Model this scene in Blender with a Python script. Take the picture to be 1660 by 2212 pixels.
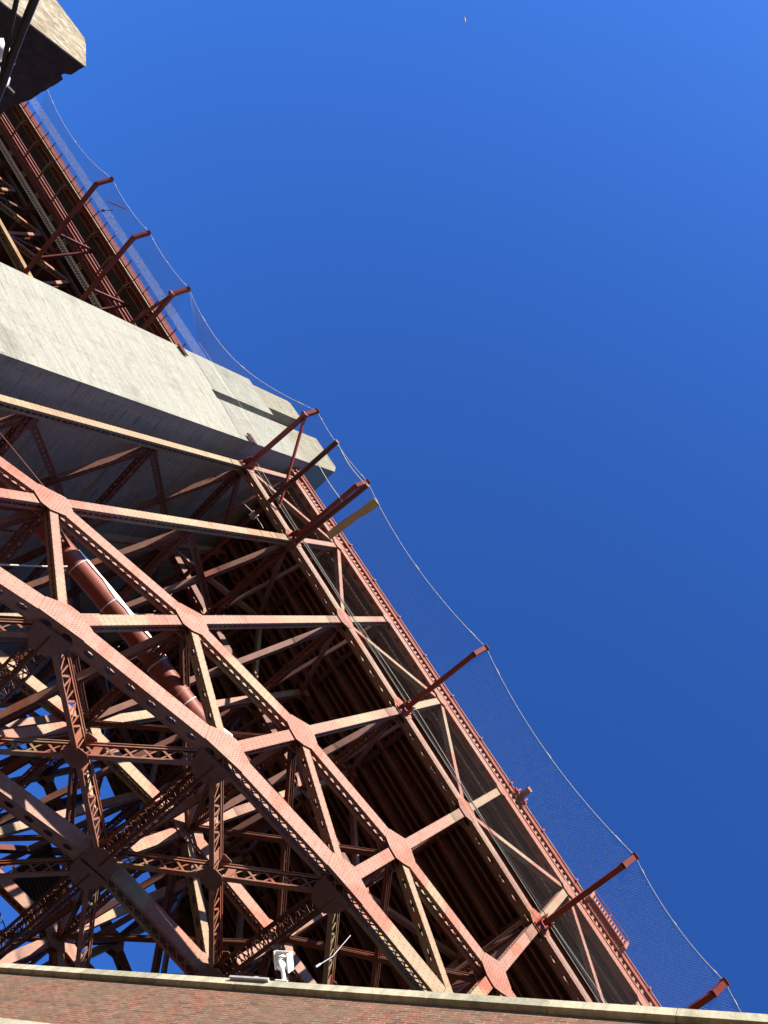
import bpy, math, random
from mathutils import Vector as V, Matrix as M
random.seed(7)
for o in list(bpy.data.objects): bpy.data.objects.remove(o)
SC = bpy.context.scene; COL = SC.collection

# ------------------------------------------------------------------ camera
CAM = V((24.9525, -23.3351, -47.9662))
RW = [[0.533652, -0.702484, 0.470884], [0.750508, 0.650025, 0.119184], [-0.389811, 0.289799, 0.874107]]   # world -> right, down, forward
cam = bpy.data.cameras.new('camera'); co = bpy.data.objects.new('camera', cam); COL.objects.link(co)
r, d_, f_ = (V(x) for x in RW)
co.matrix_world = M(((r.x, -d_.x, -f_.x, CAM.x), (r.y, -d_.y, -f_.y, CAM.y), (r.z, -d_.z, -f_.z, CAM.z), (0, 0, 0, 1)))
cam.sensor_fit = 'VERTICAL'; cam.sensor_height = 36; cam.sensor_width = 27
cam.lens = 1662 / 2212 * 36; cam.clip_start = .1; cam.clip_end = 6000
SC.camera = co

# ------------------------------------------------------------------ light
SUN = V((-2.5, -9.5, 5.45)).normalized()
EL = math.asin(SUN.z); AZ = math.atan2(SUN.x, SUN.y)
w = bpy.data.worlds.new('World'); SC.world = w; w.use_nodes = True
wn = w.node_tree; bg = wn.nodes['Background']
sky = wn.nodes.new('ShaderNodeTexSky'); sky.sky_type = 'NISHITA'; sky.sun_disc = False
sky.sun_elevation = EL; sky.sun_rotation = AZ
sky.altitude = 0; sky.air_density = 1.0; sky.dust_density = 0.8; sky.ozone_density = 3.0
tint = wn.nodes.new('ShaderNodeMix'); tint.data_type = 'RGBA'; tint.blend_type = 'MULTIPLY'; tint.inputs[0].default_value = 1
tint.inputs[7].default_value = (.33, .76, 1.60, 1)            # the deep blue of the photograph's clear morning sky
wn.links.new(sky.outputs[0], tint.inputs[6]); wn.links.new(tint.outputs[2], bg.inputs[0]); bg.inputs[1].default_value = 0.057
sl = bpy.data.lights.new('sun', 'SUN'); sl.energy = 5.0; sl.angle = math.radians(.53); sl.color = (1, .91, .77)
so = bpy.data.objects.new('sun', sl); COL.objects.link(so); so.location = (0, -60, 60)
so.rotation_euler = (-SUN).to_track_quat('-Z', 'Y').to_euler()
SC.view_settings.view_transform = 'Standard'; SC.view_settings.look = 'None'
SC.view_settings.exposure = 1.35; SC.view_settings.gamma = 1
SC.render.engine = 'CYCLES'

# ------------------------------------------------------------------ mesh builder
class MB:
    def __init__(s): s.v = []; s.f = []
    def hexa(s, c8):
        n = len(s.v); s.v += [tuple(c) for c in c8]
        s.f += [(n, n+3, n+2, n+1), (n+4, n+5, n+6, n+7), (n, n+1, n+5, n+4), (n+1, n+2, n+6, n+5), (n+2, n+3, n+7, n+6), (n+3, n, n+4, n+7)]
    def obox(s, c, x, y, z):           # centre + half axes
        s.hexa([c-x-y-z, c+x-y-z, c+x+y-z, c-x+y-z, c-x-y+z, c+x-y+z, c+x+y+z, c-x+y+z])
    def box(s, a, b):
        a = V(a); b = V(b); h = (b-a)/2
        s.obox((a+b)/2, V((abs(h.x), 0, 0)), V((0, abs(h.y), 0)), V((0, 0, abs(h.z))))
    def bar(s, p, q, a, b, ref=(0, 1, 0)):   # a = size along ref side, b = size across it
        p = V(p); q = V(q); u = (q-p); L = u.length
        if L < 1e-6: return
        u /= L; ref = V(ref); t = u.cross(ref)
        if t.length < 1e-4: t = u.cross(V((0, 0, 1)) if abs(u.z) < .9 else V((1, 0, 0)))
        t.normalize(); n = t.cross(u)
        s.obox((p+q)/2, n*a/2, t*b/2, u*L/2)
    def tube(s, pts, rad, n=8, cap=True):
        pts = [V(p) for p in pts]; rr = rad if isinstance(rad, (list, tuple)) else [rad]*len(pts)
        base = len(s.v)
        for i, p in enumerate(pts):
            u = (pts[min(i+1, len(pts)-1)]-pts[max(i-1, 0)]).normalized()
            a = u.cross(V((0, 0, 1)) if abs(u.z) < .95 else V((1, 0, 0))).normalized(); b = u.cross(a)
            for k in range(n):
                t = 2*math.pi*k/n
                s.v.append(tuple(p+(a*math.cos(t)+b*math.sin(t))*rr[i]))
        for i in range(len(pts)-1):
            for k in range(n):
                k2 = (k+1) % n
                s.f.append((base+i*n+k, base+i*n+k2, base+(i+1)*n+k2, base+(i+1)*n+k))
        if cap and n > 2:
            s.f.append(tuple(base+k for k in range(n))[::-1]); e = base+(len(pts)-1)*n
            s.f.append(tuple(e+k for k in range(n)))
    def prism(s, poly, off):
        n = len(poly); b = len(s.v); off = V(off)
        s.v += [tuple(V(p)) for p in poly] + [tuple(V(p)+off) for p in poly]
        s.f.append(tuple(range(b, b+n))[::-1]); s.f.append(tuple(range(b+n, b+2*n)))
        for i in range(n):
            j = (i+1) % n; s.f.append((b+i, b+j, b+n+j, b+n+i))
    def rivet(s, c, nrm, t, r=.032, h=.018):
        nrm = V(nrm); t = V(t); q = nrm.cross(t); b = len(s.v); c = V(c)
        for k in range(6):
            a = k*math.pi/3; s.v.append(tuple(c+(t*math.cos(a)+q*math.sin(a))*r))
        for k in range(6):
            a = k*math.pi/3; s.v.append(tuple(c+nrm*h+(t*math.cos(a)+q*math.sin(a))*r*.55))
        for k in range(6):
            j = (k+1) % 6; s.f.append((b+k, b+j, b+6+j, b+6+k))
        s.f.append(tuple(b+6+k for k in range(6)))
    def build(s, name, mat, parent=None, smooth=False, kind=None, label=None, cat=None, group=None, loc=None):
        me = bpy.data.meshes.new(name)
        me.from_pydata(s.v, [], s.f); me.update()
        import bmesh
        bm = bmesh.new(); bm.from_mesh(me); bmesh.ops.recalc_face_normals(bm, faces=bm.faces); bm.to_mesh(me); bm.free()
        if smooth:
            for p in me.polygons: p.use_smooth = True
        me.materials.append(mat)
        o = bpy.data.objects.new(name, me); COL.objects.link(o)
        if parent:
            o.parent = parent
            o.matrix_parent_inverse = M.Translation(-parent.location) if True else M()
        if kind: o['kind'] = kind
        if label: o['label'] = label
        if cat: o['category'] = cat
        if group: o['group'] = group
        return o

def thing(name, label, cat, loc, group=None):
    o = bpy.data.objects.new(name, None); COL.objects.link(o); o.location = loc; o.empty_display_size = .5
    o['label'] = label; o['category'] = cat
    if group: o['group'] = group
    return o

# ------------------------------------------------------------------ materials
def mat(name):
    m = bpy.data.materials.new(name); m.use_nodes = True
    nt = m.node_tree; return m, nt, nt.nodes['Principled BSDF']
def N(nt, t, **k):
    n = nt.nodes.new(t)
    for a, b in k.items(): setattr(n, a, b)
    return n
def ramp(nt, stops):
    n = N(nt, 'ShaderNodeValToRGB'); e = n.color_ramp.elements
    while len(e) < len(stops): e.new(.5)
    for x, (p, c) in zip(e, stops): x.position = p; x.color = (*c, 1)
    return n
def coords(nt, scale=(1, 1, 1), rot=(0, 0, 0)):
    g = N(nt, 'ShaderNodeNewGeometry') ; tc = N(nt, 'ShaderNodeTexCoord'); mp = N(nt, 'ShaderNodeMapping')
    nt.links.new(tc.outputs['Object'], mp.inputs['Vector']); mp.inputs['Scale'].default_value = scale; mp.inputs['Rotation'].default_value = rot
    return mp
def noise(nt, mp, scale, detail=5, rough=.6):
    n = N(nt, 'ShaderNodeTexNoise'); n.inputs['Scale'].default_value = scale; n.inputs['Detail'].default_value = detail; n.inputs['Roughness'].default_value = rough
    nt.links.new(mp.outputs[0], n.inputs['Vector']); return n
def mix(nt, a, b, fac, mode='MIX'):
    n = N(nt, 'ShaderNodeMix', data_type='RGBA', blend_type=mode)
    for i, x in ((6, a), (7, b)):
        if isinstance(x, tuple): n.inputs[i].default_value = (*x, 1)
        else: nt.links.new(x, n.inputs[i])
    if isinstance(fac, (int, float)): n.inputs[0].default_value = fac
    else: nt.links.new(fac, n.inputs[0])
    return n.outputs[2]
KA = .70        # overall reflectance of the weathered surfaces
def basecol(nt, b, c, k=KA):
    nt.links.new(mix(nt, c, (k, k, k), 1.0, 'MULTIPLY'), b.inputs['Base Color'])
def bump(nt, b, src, dist, strength=.5):
    n = N(nt, 'ShaderNodeBump'); n.inputs['Strength'].default_value = strength; n.inputs['Distance'].default_value = dist
    nt.links.new(src, n.inputs['Height']); nt.links.new(n.outputs[0], b.inputs['Normal'])

def steel(name, c1, c2, c3, patch=.5, rough=.6, rust=.35):
    m, nt, b = mat(name); mp = coords(nt)
    big = noise(nt, mp, .13, 2, .5)
    rp = ramp(nt, [(.0, c1), (.47, c1), (.50, c2), (.575, c2), (.60, c3), (1, c3)]); rp.color_ramp.interpolation = 'LINEAR'
    oi = N(nt, 'ShaderNodeObjectInfo'); ma = N(nt, 'ShaderNodeMath', operation='MULTIPLY_ADD')
    nt.links.new(oi.outputs['Random'], ma.inputs[0]); ma.inputs[1].default_value = .36*patch; 
    sub = N(nt, 'ShaderNodeMath', operation='ADD'); sub.inputs[1].default_value = -.18*patch
    nt.links.new(big.outputs[0], ma.inputs[2]); nt.links.new(ma.outputs[0], sub.inputs[0]); nt.links.new(sub.outputs[0], rp.inputs[0])
    fine = noise(nt, mp, 3.0, 8, .65)
    dr = ramp(nt, [(.25, (.72, .68, .65)), (.75, (1.12, 1.12, 1.12))]); nt.links.new(fine.outputs[0], dr.inputs[0])
    c = mix(nt, rp.outputs[0], dr.outputs[0], 1.0, 'MULTIPLY')
    mp2 = coords(nt, (1.6, 1.6, .25)); st = noise(nt, mp2, 1.6, 6, .7)
    sr = ramp(nt, [(.58, (0, 0, 0)), (.72, (1, 1, 1))]); nt.links.new(st.outputs[0], sr.inputs[0])
    f = N(nt, 'ShaderNodeMath', operation='MULTIPLY'); f.inputs[1].default_value = rust; nt.links.new(sr.outputs[0], f.inputs[0])
    c = mix(nt, c, (.20, .075, .03), f.outputs[0])
    tp = noise(nt, coords(nt, (1, 1, 1), (.3, .2, .5)), .42, 2, .4); tr_ = ramp(nt, [(.625, (0, 0, 0)), (.64, (1, 1, 1))]); nt.links.new(tp.outputs[0], tr_.inputs[0])
    c = mix(nt, c, mix(nt, c, (1.02, .72, .58), 1.0, 'MULTIPLY'), tr_.outputs[0])
    mp3 = coords(nt, (.5, .5, 6.), (.25, .35, 0)); dk = noise(nt, mp3, 1.3, 5, .7); dr2 = ramp(nt, [(.63, (0, 0, 0)), (.72, (1, 1, 1))]); nt.links.new(dk.outputs[0], dr2.inputs[0])
    f2 = N(nt, 'ShaderNodeMath', operation='MULTIPLY'); f2.inputs[1].default_value = .75; nt.links.new(dr2.outputs[0], f2.inputs[0])
    c = mix(nt, c, mix(nt, c, (.62, .52, .40), 1.0, 'MULTIPLY'), f2.outputs[0])
    basecol(nt, b, c); b.inputs['Roughness'].default_value = rough
    b.inputs['Specular IOR Level'].default_value = .35
    bump(nt, b, fine.outputs[0], .02, .25)
    return m
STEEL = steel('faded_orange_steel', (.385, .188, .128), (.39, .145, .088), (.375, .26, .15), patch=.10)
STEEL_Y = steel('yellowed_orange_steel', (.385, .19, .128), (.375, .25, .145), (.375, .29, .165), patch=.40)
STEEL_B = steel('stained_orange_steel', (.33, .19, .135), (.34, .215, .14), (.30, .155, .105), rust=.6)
STEEL_IN = steel('shade_toned_orange_steel', (.165, .058, .038), (.19, .068, .043), (.15, .06, .038), rust=.5)  # darkened copy of the truss paint; under-deck shade put into its colour
STEEL_D = steel('half_shade_orange_steel', (.26, .118, .085), (.28, .13, .09), (.24, .115, .078), rust=.5)  # milder dark copy for the bracing, its shade also in the colour
RED = steel('fresh_orange_steel', (.33, .062, .034), (.36, .07, .038), (.31, .055, .03), rust=.2, rough=.5)
DARKRED = steel('deep_red_steel', (.16, .035, .025), (.18, .04, .028), (.14, .03, .022), rust=.3, rough=.5)
PIPE = steel('red_pipe_paint', (.25, .050, .030), (.28, .058, .034), (.24, .046, .028), rust=.5, rough=.55)

def flat(name, col, rough=.7, metal=0, var=.25, scale=4):
    m, nt, b = mat(name); mp = coords(nt); n = noise(nt, mp, scale, 6, .65)
    a = tuple(x*(1-var) for x in col); c = tuple(min(1, x*(1+var)) for x in col)
    rp = ramp(nt, [(.25, a), (.75, c)]); nt.links.new(n.outputs[0], rp.inputs[0]); basecol(nt, b, rp.outputs[0], 1.0 if min(col) > .66 else KA)
    b.inputs['Roughness'].default_value = rough; b.inputs['Metallic'].default_value = metal
    bump(nt, b, n.outputs[0], .01, .2)
    return m
GALV = flat('galvanised_wire', (.40, .41, .41), .5, .0)
ROPE = flat('pale_rope', (.62, .60, .54), .8)
TRAV = flat('pale_grey_rail', (.78, .80, .78), .6)
WHITE = flat('white_paint', (.72, .72, .67), .5, 0, .14, 9)
DGREY = flat('dark_rubber', (.018, .018, .020), .6)
TAN = steel('tan_primer_steel', (.33, .215, .11), (.35, .24, .12), (.31, .18, .09), rust=.5)
DECKST = steel('shade_toned_deck_steel', (.10, .032, .020), (.12, .038, .023), (.09, .03, .02), rust=.4)  # deck shade painted in: near-black version of the same steel
ASPH = flat('shade_toned_slab', (.032, .027, .021), .9, 0, .35, .6)  # slab colour taken near black to carry the shade beneath the deck
GRAT = flat('grey_grating', (.13, .12, .105), .8)
BLACKP = flat('black_corrugated_sheet', (.035, .04, .045), .6)
PLY = flat('plywood', (.60, .51, .31), .7, 0, .15, 3)
GLASS = flat('glazed_porcelain', (.80, .80, .78), .18, 0, .04)
MEMB = flat('white_membrane', (.82, .80, .74), .6, 0, .08)
METAL = flat('dull_sheet_metal', (.62, .59, .60), .5, .0, .2)
BIRDM = flat('white_feathers', (.80, .80, .80), .8, 0, .05)

def concrete(name, base, dark, warm, lines=1.0, bscale=1.0):
    m, nt, b = mat(name)
    mpl = coords(nt, (.05, .05, 2.6)); ln = noise(nt, mpl, 2.0, 6, .75)          # board marks of the formwork
    mpf = coords(nt, (.35, .35, 5.0)); lf = noise(nt, mpf, 1.0, 8, .8)
    mp = coords(nt); bl = noise(nt, mp, .22*bscale, 6, .65); sp = noise(nt, mp, 5*bscale, 8, .75)
    mpv = coords(nt, (1.0, 1.0, .10)); vs = noise(nt, mpv, 1.4*bscale, 6, .7)
    r1 = ramp(nt, [(.28, dark), (.42, base), (.62, base), (.80, warm)]); nt.links.new(bl.outputs[0], r1.inputs[0])
    r2 = ramp(nt, [(.30, (.50, .49, .46)), (.41, (.92, .92, .91)), (.50, (1, 1, 1)), (.60, (1.0, 1.0, 1.0)), (.70, (1.22, 1.22, 1.21))]); nt.links.new(ln.outputs[0], r2.inputs[0])
    c = mix(nt, r1.outputs[0], r2.outputs[0], 1.0*lines, 'MULTIPLY')
    r3 = ramp(nt, [(.30, (.58, .57, .53)), (.5, (1, 1, 1)), (.75, (1.14, 1.14, 1.14))]); nt.links.new(lf.outputs[0], r3.inputs[0])
    c = mix(nt, c, r3.outputs[0], .75, 'MULTIPLY')
    r4 = ramp(nt, [(.30, (.66, .65, .62)), (.48, (1, 1, 1))]); nt.links.new(vs.outputs[0], r4.inputs[0])
    c = mix(nt, c, r4.outputs[0], .5, 'MULTIPLY')
    r5 = ramp(nt, [(.35, (.80, .79, .77)), (.6, (1.06, 1.06, 1.06))]); nt.links.new(sp.outputs[0], r5.inputs[0])
    c = mix(nt, c, r5.outputs[0], .8, 'MULTIPLY')
    mpc = coords(nt, (.55, .55, 7.0), (0, .10, 0)); ck = noise(nt, mpc, 1.0, 3, .5)
    r7 = ramp(nt, [(.315, (.40, .385, .34)), (.345, (1, 1, 1))]); nt.links.new(ck.outputs[0], r7.inputs[0])
    c = mix(nt, c, r7.outputs[0], .8, 'MULTIPLY')
    sz = N(nt, 'ShaderNodeSeparateXYZ'); tcz = coords(nt); nt.links.new(tcz.outputs[0], sz.inputs[0])
    mr = N(nt, 'ShaderNodeMapRange'); mr.inputs[1].default_value = 7.4; mr.inputs[2].default_value = 8.6; mr.inputs[4].default_value = .65; nt.links.new(sz.outputs[2], mr.inputs[0])
    c = mix(nt, c, mix(nt, c, (.80, .74, .60), 1.0, 'MULTIPLY'), mr.outputs[0])
    wv = N(nt, 'ShaderNodeTexWave', wave_type='BANDS', bands_direction='Z'); wv.inputs['Scale'].default_value = .17; wv.inputs['Distortion'].default_value = 1.5; wv.inputs['Detail'].default_value = 3; wv.inputs['Detail Scale'].default_value = 3
    tc = coords(nt); nt.links.new(tc.outputs[0], wv.inputs[0])
    r6 = ramp(nt, [(.0, (.58, .57, .54)), (.012, (1.0, 1.0, 1.0)), (.985, (1, 1, 1)), (1, (1.18, 1.18, 1.17))]); nt.links.new(wv.outputs[0], r6.inputs[0])
    c = mix(nt, c, r6.outputs[0], .35*lines, 'MULTIPLY')
    basecol(nt, b, c); b.inputs['Roughness'].default_value = .9; b.inputs['Specular IOR Level'].default_value = .2
    bump(nt, b, sp.outputs[0], .05, .5)
    return m
CONC = concrete('board_marked_concrete', (.375, .370, .312), (.255, .25, .205), (.35, .315, .235))

def rough_conc():
    m, nt, b = mat('pitted_concrete')
    mp = coords(nt, (7, 7, 9)); a = noise(nt, mp, 1.0, 10, .72); mp2 = coords(nt); k = noise(nt, mp2, 2.2, 6, .6)
    r1 = ramp(nt, [(.30, (.16, .125, .075)), (.45, (.30, .245, .15)), (.56, (.42, .37, .26)), (.66, (.66, .63, .54))]); nt.links.new(a.outputs[0], r1.inputs[0])
    r2 = ramp(nt, [(.3, (.75, .72, .66)), (.7, (1.15, 1.15, 1.15))]); nt.links.new(k.outputs[0], r2.inputs[0])
    c = mix(nt, r1.outputs[0], r2.outputs[0], 1, 'MULTIPLY')
    sx = N(nt, 'ShaderNodeNewGeometry')
    basecol(nt, b, c); b.inputs['Roughness'].default_value = .95
    bump(nt, b, a.outputs[0], .05, .9)
    return m
PITTED = rough_conc()
SHADE_CONC = flat('shade_toned_concrete', (.040, .030, .022), .95, 0, .75, 6)  # concrete of the unlit side, its shade painted as near-black colour

def brick():
    m, nt, b = mat('old_red_brick')
    tc = N(nt, 'ShaderNodeTexCoord'); sp = N(nt, 'ShaderNodeSeparateXYZ'); cb = N(nt, 'ShaderNodeCombineXYZ')
    nt.links.new(tc.outputs['Object'], sp.inputs[0]); nt.links.new(sp.outputs[0], cb.inputs[0]); nt.links.new(sp.outputs[2], cb.inputs[1])
    wob = noise(nt, cb, 6, 2, .5) if False else None
    bt = N(nt, 'ShaderNodeTexBrick'); nt.links.new(cb.outputs[0], bt.inputs['Vector'])
    bt.inputs['Scale'].default_value = 1; bt.inputs['Brick Width'].default_value = .215; bt.inputs['Row Height'].default_value = .070
    bt.inputs['Mortar Size'].default_value = .0052; bt.inputs['Mortar Smooth'].default_value = .2; bt.inputs['Bias'].default_value = 0
    bt.inputs['Color1'].default_value = (0, 0, 0, 1); bt.inputs['Color2'].default_value = (1, 1, 1, 1); bt.inputs['Mortar'].default_value = (.5, .5, .5, 1)
    rb = ramp(nt, [(0, (.125, .048, .025)), (.25, (.255, .082, .038)), (.5, (.185, .082, .043)), (.75, (.30, .105, .048)), (1, (.215, .130, .070))]); nt.links.new(bt.outputs[0], rb.inputs[0])
    mo = noise(nt, cb, 5, 6, .7); rm = ramp(nt, [(.40, (.15, .12, .085)), (.62, (.62, .52, .37))]); nt.links.new(mo.outputs[0], rm.inputs[0])
    c = mix(nt, rb.outputs[0], rm.outputs[0], bt.outputs[1])
    st = noise(nt, cb, .75, 8, .65); rs = ramp(nt, [(.44, (0, 0, 0)), (.66, (1, 1, 1))]); nt.links.new(st.outputs[0], rs.inputs[0])
    f = N(nt, 'ShaderNodeMath', operation='MULTIPLY'); f.inputs[1].default_value = .55; nt.links.new(rs.outputs[0], f.inputs[0])
    c = mix(nt, c, (.150, .122, .072), f.outputs[0])
    # lime bloom near the right end of the wall
    vm = N(nt, 'ShaderNodeVectorMath', operation='DISTANCE'); nt.links.new(cb.outputs[0], vm.inputs[0]); vm.inputs[1].default_value = (13.35, -.95, 0)
    nn = noise(nt, cb, 7, 6, .8); ad = N(nt, 'ShaderNodeMath', operation='MULTIPLY_ADD'); nt.links.new(nn.outputs[0], ad.inputs[0]); ad.inputs[1].default_value = 1.2; nt.links.new(vm.outputs[1], ad.inputs[2])
    rl = ramp(nt, [(.80, (1, 1, 1)), (1.0, (0, 0, 0))]); nt.links.new(ad.outputs[0], rl.inputs[0])
    c = mix(nt, c, (.66, .60, .52), rl.outputs[0])
    g = noise(nt, cb, 30, 6, .7); rg = ramp(nt, [(.3, (.78, .78, .78)), (.7, (1.1, 1.1, 1.1))]); nt.links.new(g.outputs[0], rg.inputs[0])
    c = mix(nt, c, rg.outputs[0], 1, 'MULTIPLY')
    basecol(nt, b, c); b.inputs['Roughness'].default_value = .92
    iv = N(nt, 'ShaderNodeMath', operation='MULTIPLY_ADD'); nt.links.new(bt.outputs[1], iv.inputs[0]); iv.inputs[1].default_value = -1; nt.links.new(g.outputs[0], iv.inputs[2])
    bump(nt, b, iv.outputs[0], .012, .6)
    return m
BRICK = brick()
def stone():
    m, nt, b = mat('lichen_sandstone')
    mp = coords(nt, (1.0, 1, .22)); a = noise(nt, mp, 3.2, 7, .65); mp2 = coords(nt); g = noise(nt, mp2, 14, 6, .7)
    r1 = ramp(nt, [(.30, (.30, .28, .20)), (.46, (.46, .43, .31)), (.60, (.62, .56, .40)), (.74, (.74, .66, .46))]); nt.links.new(a.outputs[0], r1.inputs[0])
    oi = N(nt, 'ShaderNodeObjectInfo'); ro = ramp(nt, [(0, (.72, .74, .70)), (1, (1.15, 1.12, 1.05))]); nt.links.new(oi.outputs['Random'], ro.inputs[0])
    c = mix(nt, r1.outputs[0], ro.outputs[0], 1, 'MULTIPLY')
    r2 = ramp(nt, [(.3, (.75, .75, .75)), (.7, (1.12, 1.12, 1.12))]); nt.links.new(g.outputs[0], r2.inputs[0])
    c = mix(nt, c, r2.outputs[0], 1, 'MULTIPLY')
    basecol(nt, b, c); b.inputs['Roughness'].default_value = .95; bump(nt, b, g.outputs[0], .02, .6)
    return m
STONE = stone()
GROUND = flat('courtyard_paving', (.062, .040, .022), .95, 0, .3, .3)

# ------------------------------------------------------------------ setting
GZ = -49.6
g = MB(); g.v = [(-3000, -3000, GZ), (3000, -3000, GZ), (3000, 3000, GZ), (-3000, 3000, GZ)]; g.f = [(0, 1, 2, 3)]
g.build('ground', GROUND, kind='structure')

# ------------------------------------------------------------------ arch trusses
P = 7.62
T3 = {-2: -53., -1: -41., 0: -31.9, 1: -24.14, 2: -18.40, 3: -14.98, 4: -12.45, 5: -11.0, 6: -10.3}
T2 = {-2: -37., -1: -29., 0: -21.46, 1: -15.95, 2: -12.10, 3: -9.45, 4: -7.59, 5: -6.4, 6: -5.9}
H0 = 6.76
RIBS = [0., 9.8, 22.6, 32.4]
I0, I1 = -1, 6
def lace(mb, p, q, off, side, half, pitch, style, bw=.065):
    # lacing in the plane through p->q displaced by off, spanned by side*half
    p = V(p)+off; q = V(q)+off; L = (q-p).length; n = max(1, round(L/pitch)); u = (q-p)/n
    nrm = u.normalized().cross(side)
    for k in range(n):
        a = p+u*k; b = p+u*(k+1)
        if style == 'x':
            mb.bar(a-side*half, b+side*half, .022, bw, nrm); mb.bar(a+side*half+nrm*.024, b-side*half+nrm*.024, .022, bw, nrm)
        else:
            sg = 1 if k % 2 else -1
            mb.bar(a-side*half*sg, b+side*half*sg, .022, bw, nrm)
            if style == 'zb': mb.bar(a-side*half+nrm*.024, a+side*half+nrm*.024, .022, bw, nrm)
def perf(mb, p, q, off, side, half, pitch=1.25, hl=.26, hw=.15):
    p = V(p)+off; q = V(q)+off; L = (q-p).length; n = max(1, round(L/pitch)); u = (q-p).normalized(); st = L/n
    for k in range(n):
        c = p+u*st*(k+.5); b = len(mb.v)
        out = [(-1, -1), (0, -1), (1, -1), (1, 0), (1, 1), (0, 1), (-1, 1), (-1, 0)]
        for x, y in out: mb.v.append(tuple(c+u*x*st/2+side*y*half))
        inn = [(-.7, -.7), (0, -1), (.7, -.7), (1, 0), (.7, .7), (0, 1), (-.7, .7), (-1, 0)]
        for x, y in inn: mb.v.append(tuple(c+u*x*hl*(1.15 if y == 0 else 1)+side*y*hw))
        for i in range(8):
            j = (i+1) % 8; mb.f.append((b+i, b+j, b+8+j, b+8+i))
def boxmember(mb, p, q, depth, width, top='x', bot='x', n=V((0, 1, 0)), trim=0., riv=0, pitch=None, fl=.13):
    p = V(p); q = V(q); u = (q-p).normalized(); p = p+u*trim; q = q-u*trim
    d = n.cross(u)
    if d.z < -1e-3: d = -d            # d: towards the upper side
    d.normalize(); pt = .05; hw = width/2
    for s in (-1, 1):
        mb.bar(p+n*s*(hw-pt/2), q+n*s*(hw-pt/2), pt, depth, n)
        for t, style in ((1, top), (-1, bot)):
            if style in ('x', 'z', 'zb'):
                mb.bar(p+n*s*(hw-pt-fl/2)+d*t*(depth/2-.02), q+n*s*(hw-pt-fl/2)+d*t*(depth/2-.02), fl, .035, n)
    for t, style in ((1, top), (-1, bot)):
        off = d*t*(depth/2-.045)
        half = hw-pt-.02
        if style == 'perf': perf(mb, p, q, d*t*(depth/2-.02), n, half, pitch=1.25 if width > .5 else 1.0, hw=width*.2)
        elif style == 'solid': mb.bar(p+d*t*(depth/2-.03), q+d*t*(depth/2-.03), width-.11, .03, n)
        elif style: lace(mb, p, q, off, n, half, pitch or width*.75, style)
    if riv:
        L = (q-p).length; fn = -n
        rows = {1: (.42,), 2: (.42, .14)}[riv]
        k = int(L/.34)
        for i in range(k):
            c = p+u*(i+.5)*L/k-n*hw
            for rr in rows:
                for s in (-1, 1): mb.rivet(c+d*s*rr*depth, fn, u)
def hull(pts):
    pts = sorted(set((round(a, 4), round(b, 4)) for a, b in pts))
    def half(ps):
        h = []
        for p in ps:
            while len(h) > 1 and (h[-1][0]-h[-2][0])*(p[1]-h[-2][1])-(h[-1][1]-h[-2][1])*(p[0]-h[-2][0]) <= 0: h.pop()
            h.append(p)
        return h
    a = half(pts); b = half(pts[::-1]); return a[:-1]+b[:-1]
def inside(poly, x, z, mg):
    for i in range(len(poly)):
        a = poly[i]; b = poly[(i+1) % len(poly)]
        ex, ez = b[0]-a[0], b[1]-a[1]; L = math.hypot(ex, ez)
        if (ex*(z-a[1])-ez*(x-a[0]))/L < mg: return False
    return True

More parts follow.
